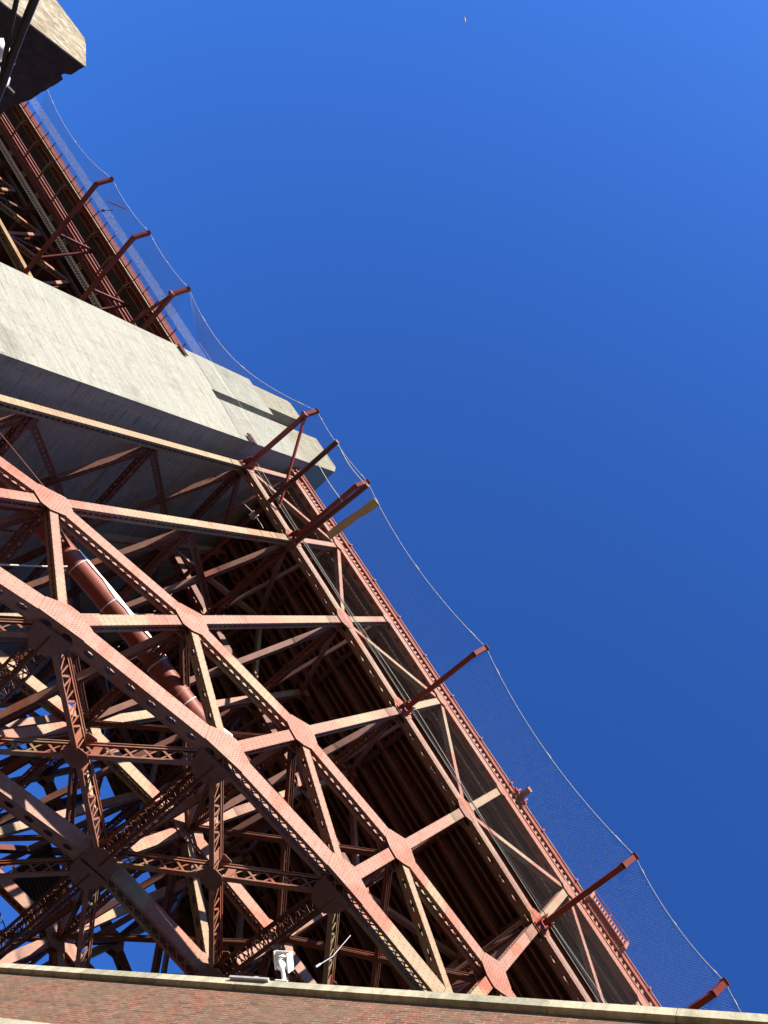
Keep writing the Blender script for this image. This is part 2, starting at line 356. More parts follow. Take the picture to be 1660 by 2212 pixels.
RIBLAB = ['sunlit faded orange steel arch truss, the outer one nearest the open sky',
          'steel arch truss behind the outer one, its chords crossed by shadow bands',
          'third steel arch truss deep under the deck, glimpsed at the left edge',
          'far steel arch truss against the blue gaps, mostly in shade']
def rib(idx, Y):
    near = idx < 2; rv = idx < 2
    root = thing('arch_truss', RIBLAB[idx], 'steel truss', (0, Y, T3[0]), 'parallel arch trusses under the deck')
    pt = lambda L, i: V((i*P, Y, {'3': T3.get(i), '2': T2.get(i), '1': 0., '0': H0}[L]))
    D = {'3': (.92, .80), '2': (.74, .66), '1': (.66, .66), '0': (.60, .62)}
    nm = {'3': 'lower_chord', '2': 'upper_chord', '1': 'floor_chord', '0': 'deck_chord'}
    conn = {}
    def add(name, a, b, depth, width, top, bot, m, riv, ka, kb, pitch=None):
        mb = MB(); boxmember(mb, a, b, depth, width, top, bot, riv=riv if rv else 0, pitch=pitch)
        mb.build(name, m, root)
        u = (b-a).normalized()
        conn.setdefault(ka, []).append((u, depth)); conn.setdefault(kb, []).append((-u, depth))
    for L in '3210':
        for i in range(I0, I1):
            bt = {'3': 'perf' if i < 2 else 'x', '2': 'x', '1': 'perf', '0': 'perf'}[L]
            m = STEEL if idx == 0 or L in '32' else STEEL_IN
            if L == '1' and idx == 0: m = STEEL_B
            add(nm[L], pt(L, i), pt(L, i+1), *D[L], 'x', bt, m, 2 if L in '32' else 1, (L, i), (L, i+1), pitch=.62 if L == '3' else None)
    for i in range(I0, I1+1):
        add('vertical_post', pt('3', i), pt('2', i), .62, .56, 'zb', 'zb', STEEL, 2, ('3', i), ('2', i))
        add('vertical_post', pt('2', i), pt('1', i), .58, .56, 'x', 'x', STEEL_Y, 2, ('2', i), ('1', i))
        add('vertical_post', pt('1', i), pt('0', i), .50, .50, 'x', 'x', STEEL_Y, 1, ('1', i), ('0', i))
    for i in range(I0+1, I1+1):
        add('diagonal', pt('2', i-1), pt('3', i), .46, .54, 'x', 'perf' if i > 1 else 'x', STEEL_Y, 1, ('2', i-1), ('3', i))
    for i in range(I0, I1):
        a, b = ('1', '0') if i % 2 else ('0', '1')
        add('diagonal', pt(a, i), pt(b, i+1), .34, .40, 'x', 'x', STEEL, 1, (a, i), (b, i+1))
    for (L, i), ms in conn.items():
        c = pt(L, i); ext = {'3': 1.25, '2': 1.05, '1': .85, '0': .65}[L]
        pts = []
        for u, dp in ms:
            e = ext*(1.0 if dp > .64 else (.68 if L == '3' else .84)); q = V((0, 1, 0)).cross(u)
            for s in (-1, 1): x = u*e+q*s*dp*.5; pts.append((x.x, x.z))
        h = hull(pts); w2 = D[L][1]/2
        mb = MB(); mb.prism([(c.x+a, Y+w2+.003, c.z+b) for a, b in h], (0, .035, 0)); mb.build('gusset_plate', STEEL, root)
        mb = MB(); mb.prism([(c.x+a, Y-w2-.003, c.z+b) for a, b in h], (0, -.035, 0))
        if rv and L != '0':
            u = max(ms, key=lambda t: t[1])[0]; q = V((0, 1, 0)).cross(u); k = 9
            for a in range(-k, k+1):
                for b in range(-k, k+1):
                    x = u*a*.17+q*b*.15
                    if inside(h, x.x, x.z, .07) and not (abs(b) <= 1 and abs(a) < 2): mb.rivet((c.x+x.x, Y-w2-.038, c.z+x.z), (0, -1, 0), u, .030, .018)
        mb.build('gusset_plate', STEEL, root)
    return root
for i, Y in enumerate(RIBS): rib(i, Y)

# ------------------------------------------------------------------ bracing between the trusses
def lattice(mb, p, q, a, b, ref, sides='ab', pitch=.55, ang=.13):
    # four corner angles with lacing; a = size along ref, b = across
    p = V(p); q = V(q); u = (q-p).normalized(); ref = V(ref); t = u.cross(ref).normalized(); n = t.cross(u)
    for s in (-1, 1):
        for r in (-1, 1):
            o = n*s*a/2+t*r*b/2
            mb.bar(p+o-n*s*ang/2, q+o-n*s*ang/2, ang, .03, n); mb.bar(p+o-t*r*ang/2, q+o-t*r*ang/2, .03, ang, n)
    for r in (-1, 1):
        if 'a' in sides: lace(mb, p, q, t*r*(b/2-.03), n, a/2-.03, pitch, 'x', .07)
        if 'b' in sides: lace(mb, p, q, n*r*(a/2-.03), t, b/2-.03, pitch, 'zb', .07)
def ilat(mb, p, q, up, depth, fw, style='x', pitch=None, plates=True, bw=.075):
    # two flanges with one laced web between them
    p = V(p); q = V(q); u = (q-p).normalized(); up = V(up); up = (up-u*up.dot(u)).normalized(); sd = u.cross(up)
    for s in (-1, 1):
        o = up*s*(depth/2-.03); mb.bar(p+o, q+o, fw, .04, sd)
        o = up*s*(depth/2-.11)
        for r in (-1, 1): mb.bar(p+o+sd*r*.06, q+o+sd*r*.06, .03, .13, sd)
    lace(mb, p, q, V((0, 0, 0)), up, depth/2-.06, pitch or depth*.95, style, bw)
    if plates:
        L = (q-p).length
        for t0 in (.6/L, .5-.95/L, .5+.55/L, 1-1.0/L):
            a = p.lerp(q, t0); mb.bar(a, a+u*.42, depth-.1, .03, up)
BLAB = ['lattice bracing between the outer arch truss and the one behind, dark gussets at its crossings',
        'lattice bracing deep between the inner arch trusses under the middle of the deck',
        'lattice bracing in front of the blue gaps between the two far arch trusses']
for k in range(3):
    ya, yb = RIBS[k]+.42, RIBS[k+1]-.42
    root = thing('cross_bracing', BLAB[k], 'bracing', (0, (ya+yb)/2, T3[0]), 'bracing frames between the arch trusses')
    for i in range(I0, I1+1):
        x = i*P; z = T3[i]
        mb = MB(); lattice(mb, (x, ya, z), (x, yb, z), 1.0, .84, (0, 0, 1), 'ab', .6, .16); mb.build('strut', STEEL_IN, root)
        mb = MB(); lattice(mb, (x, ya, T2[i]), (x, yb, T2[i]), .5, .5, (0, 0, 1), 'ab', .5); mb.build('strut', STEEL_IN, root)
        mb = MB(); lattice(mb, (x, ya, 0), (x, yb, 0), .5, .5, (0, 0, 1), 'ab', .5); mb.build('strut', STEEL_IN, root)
        # sway frame in the transverse plane: stacked X panels
        lv = [0., T2[i], T3[i]]
        if i < 1:
            n = 3 if i == -1 else 2; lv = [T2[i]*j/n for j in range(n+1)]+[T3[i]]
            for z in lv[1:n]:
                mb = MB(); lattice(mb, (x, ya, z), (x, yb, z), .45, .45, (0, 0, 1), 'ab', .5); mb.build('strut', STEEL_IN, root)
                mb = MB(); mb.box((x-.05, ya-.1, z-.75), (x+.05, ya+1.0, z+.75)); mb.build('gusset_plate', STEEL_D, root)
        for z0, z1 in zip(lv, lv[1:]):
            if i <= 2 or z0 == 0. or k > 0:
                for s in (0, 1):
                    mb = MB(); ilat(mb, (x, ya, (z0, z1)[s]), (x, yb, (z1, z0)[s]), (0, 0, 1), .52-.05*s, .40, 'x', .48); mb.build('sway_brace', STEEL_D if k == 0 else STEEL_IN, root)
        for s in (0, 1):     # braces up to the deck chords
            mb = MB(); mb.bar((x-.12*s, ya, (0, H0-.6)[s]), (x-.12*s, yb, (H0-.6, 0)[s]), .26, .34, (1, 0, 0)); mb.build('sway_brace', STEEL_D if k == 0 else STEEL_IN, root)
    for i in range(I0, I1):
        for z0, z1, nmx in ((T2[i], T2[i+1], 'upper_lateral_brace'),):
            for s in (0, 1):
                mb = MB(); ilat(mb, (i*P, (ya, yb)[s], z0), ((i+1)*P, (yb, ya)[s], z1), (0, 0, 1), .5-.05*s, .26, 'x', .5, False); mb.build(nmx, STEEL_IN, root)
    for i in range(I0, I1):
        a = V((i*P, 0, T3[i])); b = V(((i+1)*P, 0, T3[i+1])); u = (b-a).normalized(); nn = u.cross(V((0, 1, 0))).normalized()
        A0, A1, B0, B1 = (V((p.x, y, p.z)) for p in (a, b) for y in (ya, yb))
        for s, (p, q) in enumerate(((A0, B1), (B0, A1))):
            mb = MB(); ilat(mb, p, q, nn, 1.10-.09*s, .26, 'x' if s else 'zb', .95 if s else .7, bw=.10); mb.build('lateral_brace', STEEL, root)
        c = (A0+B1)/2; t = V((0, 1, 0)); sb = -1 if nn.z > 0 else 1
        octo = lambda s: [c+nn*s*.555+u*.62*math.cos(j*math.pi/4+.39)+t*.62*math.sin(j*math.pi/4+.39) for j in range(8)]
        mb = MB(); mb.prism(octo(-sb), -nn*sb*.03); mb.build('gusset_plate', STEEL_D, root)
        mb = MB(); mb.prism(octo(sb), nn*sb*.03)
        if k < 2:
            sg = -1 if nn.z > 0 else 1
            for ga in range(-3, 4):
                for gb in range(-3, 4):
                    if ga*ga+gb*gb < 11: mb.rivet(c+nn*sg*.588+u*ga*.15+t*gb*.15, nn*sg, u, .030, .018)
        mb.build('gusset_plate', STEEL_D, root)
    for i in range(I0, I1+1):
        x = i*P; z = T3[i]; u = (V((P, 0, T3.get(i+1, T3[i])-T3[max(i-1, -2)])) if False else V((2*P, 0, T3.get(i+1, -10)-T3.get(i-1, -53)))).normalized(); nn = u.cross(V((0, 1, 0))).normalized()
        if nn.z < 0: nn = -nn
        for yy, sg in ((ya, 1), (yb, -1)):
            c = V((x, yy, z)); t = V((0, sg, 0)); mb = MB()
            poly = [c+u*a_+t*b_ for a_, b_ in ((-.95, -.35), (.95, -.35), (.85, .45), (.45, 1.05), (-.45, 1.05), (-.85, .45))]
            mb.prism([p_+nn*.58 for p_ in poly], nn*.035); mb.build('gusset_plate', STEEL_D, root)
            mb = MB(); mb.prism([p_-nn*.58 for p_ in poly], -nn*.035)
            if k == 0:
                for ga in range(-6, 7):
                    for gb in range(0, 6):
                        if abs(ga)*.2 < .92-.08*gb: mb.rivet(c-nn*.615+u*ga*.2+t*(gb*.19-.1), -nn, u, .030, .018)
            mb.build('gusset_plate', STEEL_D, root)

# ------------------------------------------------------------------ deck over the arch
deck = thing('bridge_deck', 'long steel road deck carried on the arch trusses, with a picket railing along its edge', 'bridge deck', (15, 16, H0))
XA, XB = -8.99, 46.
mb = MB(); mb.box((XA, -.30, 8.35), (XB, 32.7, 8.7)); mb.build('road_slab', ASPH, deck)
for i in range(I0, I1+1):
    x = i*P
    mb = MB(); mb.box((x-.03, .36, 7.06), (x+.03, 32.0, 8.05)); mb.box((x-.22, .36, 7.0), (x+.22, 32.0, 7.06)); mb.box((x-.28, .36, 8.05), (x+.28, 32., 8.1)); mb.build('floor_beam', DECKST, deck)
y = 1.1; k = 0
while y < 32:
    zb = 6.85 if k % 4 == 0 else 7.60
    mb = MB(); mb.box((XA, y-.02, zb+.04), (XB, y+.02, 8.3)); wf = .11 if k % 4 == 0 else .10
    mb.box((XA, y-wf, zb), (XB, y+wf, zb+.04)); mb.box((XA, y-wf, 8.3), (XB, y+wf, 8.33)); mb.build('stringer', STEEL_D if k % 4 == 0 else STEEL_D, deck)
    y += .64; k += 1
# edge: curb beam, pickets (the bright teeth), fascia and hand rail
mb = MB(); mb.box((XA, -.36, 7.12), (XB, -.02, 7.24)); mb.box((XA, -.30, 7.24), (XB, -.26, 7.30)); mb.build('curb_beam', STEEL, deck)
mb = MB(); x = XA+.2
while x < XB:
    if abs((x/P) % 1-.0) > .02: mb.box((x-.10, -.33, 7.24), (x+.10, -.25, 7.72))
    x += .42
mb.box((XA, -.27, 7.70), (XB, -.25, 7.719)); mb.build('fascia_picket_row', STEEL, deck)
mb = MB(); mb.box((XA, -.46, 7.72), (XB, -.12, 7.86)); mb.box((XA, -.40, 7.95), (XB, -.30, 8.28)); mb.build('fascia_beam', RED, deck)
mb = MB(); mb.box((XA, -.50, 8.30), (XB, -.36, 8.40)); mb.build('hand_rail', STEEL, deck)
mb = MB(); x = 0.
while x < XB: mb.box((x-.07, -.58, 8.2), (x+.07, -.36, 8.55)); x += P/2
mb.build('rail_post_row', RED, deck)
mb = MB()
for x in [XA+.3+.15*k for k in range(int((XB-XA)/.15))]: mb.box((x-.02, -.44, 7.86), (x+.02, -.40, 8.30))
mb.build('railing', RED, deck)
# railing ends jutting over the concrete
for (xa, za, xb, zb_), lb in (((-9.76, .30, -8.62, .42), 'short red railing end in front of the near edge of the pylon'), ((-19.62, -1.6, -18.4, -1.38), 'short red railing end in front of the far edge of the pylon')):
    mb = MB(); mb.bar((xa, -1.80, za), (xb, -1.80, zb_), .10, .30, (0, 1, 0))
    for k in range(7):
        x = xa+(xb-xa)*(k+.3)/7; mb.box((x-.03, -1.88, za-.22), (x+.03, -1.74, za+.26))
    mb.build('railing_end', DARKRED, label=lb, cat='railing', group='railing ends in front of the pylon')

# lookout balcony and the small bracket on the deck edge
bal = thing('lookout_balcony', 'small railed balcony jutting from the deck edge near the wall', 'balcony', (33.6, -.9, 7.3))
mb = MB(); mb.box((31.7, -.86, 8.06), (35.4, -.47, 8.14)); fl_ = mb.build('floor', RED, bal)
mb = MB()
for k in range(15): x = 31.85+k*.245; mb.box((x-.065, -.84, 8.14), (x+.065, -.77, 8.72))
mb.build('picket_row', STEEL, bal)
mb = MB(); mb.box((31.7, -.86, 8.72), (35.4, -.74, 8.82)); mb.build('curb', RED, bal)
mb = MB(); mb.box((31.7, -.85, 9.32), (35.4, -.80, 9.37))
for x in (31.73, 33.5, 35.37): mb.box((x-.025, -.85, 8.82), (x+.025, -.80, 9.32))
mb.build('hand_rail', RED, bal)
for x in (31.76, 35.34):
    mb = MB(); mb.box((x-.12, -.90, 7.86), (x+.12, -.47, 8.06)); mb.box((x-.10, -.90, 8.06), (x+.10, -.862, 8.9)); mb.build('bracket', STEEL, bal)
brk = thing('rail_bracket', 'short orange steel bracket sticking out of the deck edge into the sky', 'bracket', (23.9, -.7, 7.9))
mb = MB(); mb.box((23.75, -1.5, 8.1), (24.15, -.5, 8.45)); mb.build('arm', STEEL, brk)
mb = MB(); mb.box((23.3, -.75, 7.95), (24.6, -.6, 8.15)); mb.box((23.5, -.85, 7.8), (23.62, -.6, 8.5)); mb.box((24.3, -.85, 7.8), (24.42, -.6, 8.5)); mb.build('clamp', RED, brk)

# ------------------------------------------------------------------ pylon
pyl = thing('concrete_pylon', 'tall pale board-marked concrete pylon with a narrow slot near its top', 'pylon', (-14.3, 5, GZ))
def yf(z): return -1.6+.024*z
def slab(mb, x0, x1, z0, z1, ya0, ya1, yb):
    mb.hexa([V((x0, ya0, z0)), V((x1, ya0, z0)), V((x1, yb, z0)), V((x0, yb, z0)), V((x0, ya1, z1)), V((x1, ya1, z1)), V((x1, yb, z1)), V((x0, yb, z1))])
mb = MB()
XE, XF = -9.02, -19.72
slab(mb, XF, XE, GZ-.5, -.57, yf(GZ), yf(-.57), 34.4)
ZB = -.57
def pier(x0, x1, z0, z1, yb=2.2): slab(mb, x0, x1, z0, z1, yf(z0), yf(z1), yb)
pier(-13.78, XE, ZB, 13.45)                       # front fin
pier(XF, -14.88, ZB, 8.25); pier(-18.95, -15.95, 8.25, 13.9)
slab(mb, -14.88, -13.78, ZB, 13.0, yf(ZB)+1.1, yf(13)+1.1, 2.2)        # back of the slot
slab(mb, -15.95, -14.88, 8.25, 13.0, yf(8.25)+1.1, yf(13)+1.1, 2.2)
# chamfered crown of the fin
zc = 13.45; b0 = yf(zc)
mb.prism([(-13.78, b0, zc), (XE, b0, zc), (-9.85, b0, 14.45), (-13.78, b0, 14.55)], (0, 2.2-b0, 0))
mb.prism([(-18.95, yf(13.9), 13.9), (-15.95, yf(13.9), 13.9), (-16.75, yf(13.9), 14.35), (-18.75, yf(13.9), 14.3)], (0, 3.2, 0))
slab(mb, XF, XE, ZB, 5.9, 2.2, 2.2, 34.4) if False else None
mb.build('tower_shaft', CONC, pyl)
mb = MB(); mb.box((XF+.4, 2.2, ZB), (XE-.03, 31.0, 8.34)); mb.build('portal_wall', CONC, pyl)
mb = MB(); mb.box((XF, 31, ZB), (XE, 34.3, 14)); mb.build('tower_shaft', CONC, pyl)

# ------------------------------------------------------------------ approach viaduct beyond the pylon
via = thing('approach_viaduct', 'dark red steel viaduct with a grated footway, running on beyond the concrete pylon', 'viaduct', (-45, 8, 3))
VX0, VX1 = -110., -19.75; vz = 3.5
mb = MB(); mb.box((VX0, 3.4, 6.0), (VX1, 30, 6.4)); mb.build('road_slab', ASPH, via)
mb = MB()
for k in range(14):
    for j in range(0):
        pass
mb = MB(); mb.box((VX0, 2.05, vz+.02), (VX1, 3.15, vz+.06))
y = 2.1
while y < 3.15: mb.box((VX0, y-.02, vz-.10), (VX1, y+.02, vz+.02)); y += .115
mb.build('footway_grating', GRAT, via)
for yy, a, m in ((3.32, .08, RED), (3.62, .10, STEEL), (3.95, .07, RED), (2.0, .10, STEEL), (1.70, .05, RED), (1.42, .12, STEEL), (1.22, .06, RED), (1.06, .05, STEEL), (.94, .05, TAN)):
    mb = MB(); mb.box((VX0, yy-a/2, vz-.25), (VX1, yy+a/2, vz+.08)); mb.build('footway_stringer', m, via)
mb = MB(); mb.box((VX0, 4.3, vz-.4), (VX1, 4.75, vz+.5)); mb.build('edge_girder', DARKRED, via)
mb = MB(); mb.box((VX0, .80, vz+.02), (VX1, 2.0, vz+.1)); mb.build('footway_soffit', DARKRED, via)
mb = MB(); mb.box((VX0, 3.2, vz+.55), (VX1, 5.0, vz+.65)); mb.build('footway_soffit', DGREY, via)
mb = MB(); x = VX1-.1
while x > VX0: mb.box((x-.03, .80, vz), (x+.03, .86, vz+1.0)); x -= .16
x = 0
for zz in (.0, .14, .28, .42, .56, .70, .84, 1.0): mb.box((VX0, .79, vz+zz), (VX1, .87, vz+zz+.05))
mb.build('railing', RED, via)
k = 0; x = VX1-2.2
while x > VX0:
    mb = MB()
    mb.bar((x, 3.7, vz-.5), (x, 1.9, vz-.55), .14, .16, (1, 0, 0)); mb.bar((x, 1.9, vz-.55), (x, 1.1, vz-.1), .12, .12, (1, 0, 0)); mb.bar((x, 1.3, vz-.1), (x-.1, -.1, vz+.1), .09, .09, (1, 0, 0))
    mb.bar((x, 2.0, vz-.3), (x+.5, 1.42, vz-.28), .10, .10); mb.bar((x, 2.0, vz-.3), (x-.5, 1.42, vz-.28), .10, .10); mb.build('footway_bracket', STEEL, via)
    mb = MB(); mb.bar((x-2.05, 1.3, vz-.1), (x-2.15, -.1, vz+.1), .09, .09, (1, 0, 0)); mb.build('fence_prop', STEEL, via)
    x -= 4.1; k += 1
mb = MB(); x = VX1
ny = 18
for j in range(ny): z = vz+.1+j*.11; mb.tube([(VX1, -.18, z), (VX0, -.18, z)], .004, 3, False)
for j in range(480): x = VX1-j*.15; mb.tube([(x, -.18, vz+.1), (x, -.18, vz+2.0)], .0035, 3, False)
mb.build('fence_mesh', GALV, via)
# main trusses of the viaduct
for yy in (8.2, 24.):
    for zz, m in ((-1.2, TAN), (5.0, STEEL_IN)):
        mb = MB(); boxmember(mb, (VX0, yy, zz), (VX1, yy, zz), .5, .95, 'x', 'zb', pitch=.7, fl=.2); mb.build('truss_chord', m, via)
    for k in range(12):
        x = VX1-3-k*8.2
        mb = MB(); boxmember(mb, (x, yy, -1.2), (x, yy, 5.), .4, .6, 'x', 'x'); mb.build('truss_post', STEEL_IN, via)
        mb = MB(); boxmember(mb, (x, yy, -1.2), (x-4.1, yy, 5.), .4, .6, 'x', 'x'); mb.build('truss_diagonal', STEEL, via)
        mb = MB(); boxmember(mb, (x-8.2, yy, -1.2), (x-4.1, yy, 5.), .4, .6, 'x', 'x'); mb.build('truss_diagonal', STEEL, via)
for k in range(12):
    x = VX1-3-k*8.2
    mb = MB(); mb.box((x-.2, 4., 4.4), (x+.2, 29, 6.0)); mb.build('floor_beam', STEEL_IN, via)
    mb = MB(); lattice(mb, (x, 8.6, -1.2), (x, 23.6, -1.2), .5, .5, (0, 0, 1), 'ab', .55); mb.build('strut', STEEL_IN, via)
    mb = MB(); lattice(mb, (x, 8.6, -1.2), (x-8.2, 23.6, -1.2), .4, .4, (0, 0, 1), 'ab', .55); mb.build('strut', STEEL_IN, via)
    mb = MB(); lattice(mb, (x-8.2, 8.6, -1.2), (x, 23.6, -1.2), .4, .36, (0, 0, 1), 'ab', .55); mb.build('strut', STEEL_IN, via)
for yy in (10, 13, 16, 19, 22):
    mb = MB(); mb.box((VX0, yy-.15, 5.3), (VX1, yy+.15, 5.95)); mb.build('stringer', DECKST, via)
# maintenance traveller rail, pale lattice
trv = thing('traveller_rail', 'pale grey lattice rail for the maintenance traveller, hung under the viaduct edge', 'rail', (-45, 5.5, vz))
mb = MB(); mb.tube([(VX0, 5.45, vz-.1), (VX1, 5.45, vz-.1)], .11, 8); mb.tube([(VX0, 5.95, vz-.2), (VX1, 5.95, vz-.2)], .05, 6); mb.build('rail', TRAV, trv)
mb = MB(); x = VX1; k = 0
while x > -75: mb.bar((x, 5.48, vz-.12), (x-.38, 5.93, vz-.2), .05, .05); mb.bar((x-.38, 5.93, vz-.2), (x-.42, 5.48, vz-.12), .05, .05); x -= .45
mb.build('lacing', TRAV, trv)
mb = MB(); x = VX1-1; 
while x > -75:
    for q in (0, .35, .7): mb.tube([(x-q, 5.4, vz-.1), (x-q+.25, 4.0, vz+.1)], .028, 5)
    mb.tube([(x, 4.9, vz), (x-2.2, 4.75, vz)], .02, 4); x -= 4.1
mb.build('hanger_rods', TRAV, trv)

# ------------------------------------------------------------------ net outriggers
def outrigger(base, tip, w_, label, kind='arch', prop=None):
    base = V(base); tip = V(tip); root = thing('net_outrigger', label, 'outrigger', base, 'steel arms that hold the safety net')
    d = (tip-base); knee = tip+(V((0, .70, -.80)) if kind == 'arch' else V((0, 1.15, -1.0)))
    mb = MB(); mb.bar(base, knee, w_*.9, w_, (1, 0, 0)); arm = mb.build('arm', RED, root)
    mb = MB(); mb.bar(knee, tip, w_*.9, w_, (1, 0, 0)); mb.bar(knee-(tip-knee).normalized()*.03, knee+(tip-knee).normalized()*.03, w_*1.15, w_*1.3, (1, 0, 0)); mb.build('upturned_tip', RED, arm)
    mb = MB(); e = (tip-knee).normalized(); mb.bar(tip, tip+e*.06, w_*1.25, w_*1.3, (1, 0, 0)); mb.tube([tip+V((-.15, 0, -.1)), tip+V((.15, 0, -.1))], .08, 8); mb.build('cable_saddle', DARKRED, arm)
    mb = MB()
    if kind == 'arch':
        for s in (-1, 1): mb.prism([(base.x+s*.26, -.36, base.z-.55), (base.x+s*.26, -.36, base.z+.5), (base.x+s*.26, -1.0, base.z+.42), (base.x+s*.26, -1.15, base.z-.15), (base.x+s*.26, -.8, base.z-.5)], (s*.05, 0, 0))
        mb.box((base.x-.42, -.45, base.z-.62), (base.x+.42, -.385, base.z+.55)); mb.tube([(base.x-.35, -.85, base.z+.1), (base.x+.35, -.85, base.z+.1)], .14, 10)
        mb.build('hinge_bracket', RED, root)
    if prop:
        mb = MB(); mb.bar(knee, V(prop), .17, .2, (1, 0, 0)); mb.bar(knee-V((.22, 0, .1)), knee+V((.25, -.0, -.2)), .3, .4, (0, 1, 0)); mb.build('prop', RED, root)
    return tip
AT = {}
def ao(i, lab, **k): AT[i] = outrigger((i*P+.15, -.6, 0), (i*P, -7.15, 1.85), .34, lab, **k)
ao(-1, 'red net arm with a slanting prop, standing in front of the pylon top', prop=(-2.9, -.55, .3))
ao(0, 'red net arm just beside the two dark poles and the plank')
ao(2, 'dark red net arm reaching to the middle of the sky edge')
ao(4, 'dark red net arm above the railed balcony')
ao(5, 'lowest dark red net arm, half hidden by the brick wall')
VT = []
VTIP = [(-24.5, -4.75, .0), (-32.6, -4.65, 0.), (-41., -4.60, 0.)]
VLAB = ['red net arm with a long prop right behind the pylon', 'red net arm in the middle of the viaduct edge', 'farthest red net arm, nearest the dark concrete block']
for k, (t, lb) in enumerate(zip(VTIP, VLAB)):
    b = V((t[0]+.6, 8.0, -1.7)); VT.append(outrigger(b, t, .34, lb, 'via', prop=(t[0]-4.6, 4.2, 1.2) if k == 0 else None))
    root = bpy.data.objects[[o.name for o in bpy.data.objects if o.name.startswith('net_outrigger')][-1]]
    mb = MB(); m = b+(V(t)-b)*.42; mb.bar(m, (m.x, m.y-.1, vz-.3), .2, .24, (1, 0, 0)); mb.bar(b+(V(t)-b)*.18, (m.x, m.y-.1, vz-.45), .2, .2, (1, 0, 0)); mb.build('hanger', DARKRED, root)

# ------------------------------------------------------------------ safety nets
def net(label, p00, p10, p01, p11, sag, bow, step=.18, r_=.0037, skew=1.):
    """p00-p10 inner edge, p01-p11 outer edge (x goes from first to second)."""
    p00, p10, p01, p11 = (V(p) for p in (p00, p10, p01, p11))
    def S(s, t):
        q_ = s**skew; bowv = bow*4*q_*(1-q_)
        t2 = t*(1-bowv)
        p = p00.lerp(p10, s).lerp(p01.lerp(p11, s), t2)
        return p-V((0, 0, sag*(math.sin(math.pi*t)*.7+.6*t*4*s*(1-s))))
    root = thing('safety_net', label, 'safety net', p00, 'wire safety nets along the bridge')
    W = ((p10-p00).length+(p11-p01).length)/2; H = ((p01-p00).length+(p11-p10).length)/2
    mb = MB(); c = step*.7
    while c < W+H:
        for fam in (0, 1):
            a0, a1 = max(0, c-H), min(W, c)
            if a1-a0 < .05: continue
            n = 9; pts = []
            for j in range(n+1):
                a = a0+(a1-a0)*j/n; b = c-a
                s = a/W if fam == 0 else 1-a/W
                pts.append(S(s, b/H))
            mb.tube(pts, r_, 3, False)
        c += step
    mb.build('wire_mesh', GALV, root)
    mb = MB(); mb.tube([S(j/24, 1) for j in range(25)], .022, 6)
    for s in (.10, .5, .9): mb.tube([S(s, 1), S(s+.03, 1)], .045, 6)
    mb.build('edge_cable', ROPE, root)
    mb = MB(); mb.tube([S(j/24, 0) for j in range(25)], .018, 6); mb.build('inner_cable', ROPE, root)
inn = lambda x: (x, -.75, .15)
net('wire net at the bottom right, ending behind the brick wall', inn(38.1), inn(47), AT[5], (47, -7.15, 1.85), .35, .06)
net('wire net between the balcony arm and the lowest arm', inn(30.48), inn(38.1), AT[4], AT[5], .35, .05)
net('widest wire net beside the open blue sky, right of the middle of the deck edge', inn(15.24), inn(30.48), AT[2], AT[4], .45, .10)
net('wire net between the plank and the arm at mid sky edge', inn(0), inn(15.24), AT[0], AT[2], .45, .09)
net('small wire net strung in front of the pylon top', inn(-7.62), inn(0), AT[-1], AT[0], .2, .03)
net('gathered pale net hanging across the pylon face', (-21.5, -1.9, 2.0), (-9.0, -1.7, 2.4), VT[0], AT[-1], .3, .45, .22, .0040, .66)
vin = lambda x: (x, -.3, 1.6)
net('pale net behind the pylon, between the first two viaduct arms', vin(-32.6), vin(-24.5), VT[1], VT[0], .3, .05)
net('pale net between the two farther viaduct arms, with a loose dangling rod', vin(-41), vin(-32.6), VT[2], VT[1], .3, .06)
net('farthest pale net, running behind the dark concrete block', vin(-57.4), vin(-41), (-57.4, -4.2, 0), VT[2], .4, .22)

# loose rod with dangling lead, hung through a viaduct net
rod = thing('net_rod', 'thin red rod poked through the viaduct net with a dangling lead', 'rod', (-38, -3.5, 1))
mb = MB(); mb.tube([(-44.5, -1.4, 3.6), (-37.3, -3.9, .1)], .07, 6); mb.build('rod', RED, rod)
mb = MB(); mb.tube([(-37.4, -3.85, .05), (-36.9, -3.75, -.5), (-36.7, -3.4, -1.2), (-36.8, -2.9, -1.8)], .03, 5); mb.tube([(-36.8, -2.9, -1.8), (-36.85, -2.75, -2.0)], .12, 6); mb.build('lead', DGREY, rod)

# ------------------------------------------------------------------ pipe, poles, plank, lines
pip = thing('red_pipe', 'fat glossy red pipe slanting up behind the outer arch truss, its lining torn', 'pipe', (5, 3.4, -17))
PP = [V((-10, 3.4, -22.3)), V((-1.7, 3.4, -18.85)), V((5.15, 3.4, -16.35)), V((11.7, 3.4, -14.55)), V((14.8, 3.4, -13.2)), V((18.1, 3.4, -12.0))]
def spl(ps, n=10):
    out = []
    for i in range(len(ps)-1):
        a, b, c, d = ps[max(i-1, 0)], ps[i], ps[i+1], ps[min(i+2, len(ps)-1)]
        for k in range(n):
            t = k/n; out.append(.5*((2*b)+(c-a)*t+(2*a-5*b+4*c-d)*t*t+(3*b-a-3*c+d)*t**3))
    return out+[ps[-1]]
SP = spl(PP); RP = .60
mb = MB(); mb.tube(SP, RP, 28); shell = mb.build('pipe_shell', PIPE, pip, smooth=True)
def bandat(k, m=ROPE):
    u = (SP[k+1]-SP[k-1]).normalized(); b = MB(); b.tube([SP[k]-u*.035, SP[k]+u*.035], RP+.03, 24); b.build('strap', m, shell)
for k in (11, 14, 18, 24, 27, 28, 33, 34): bandat(k, TAN if k % 2 else ROPE)
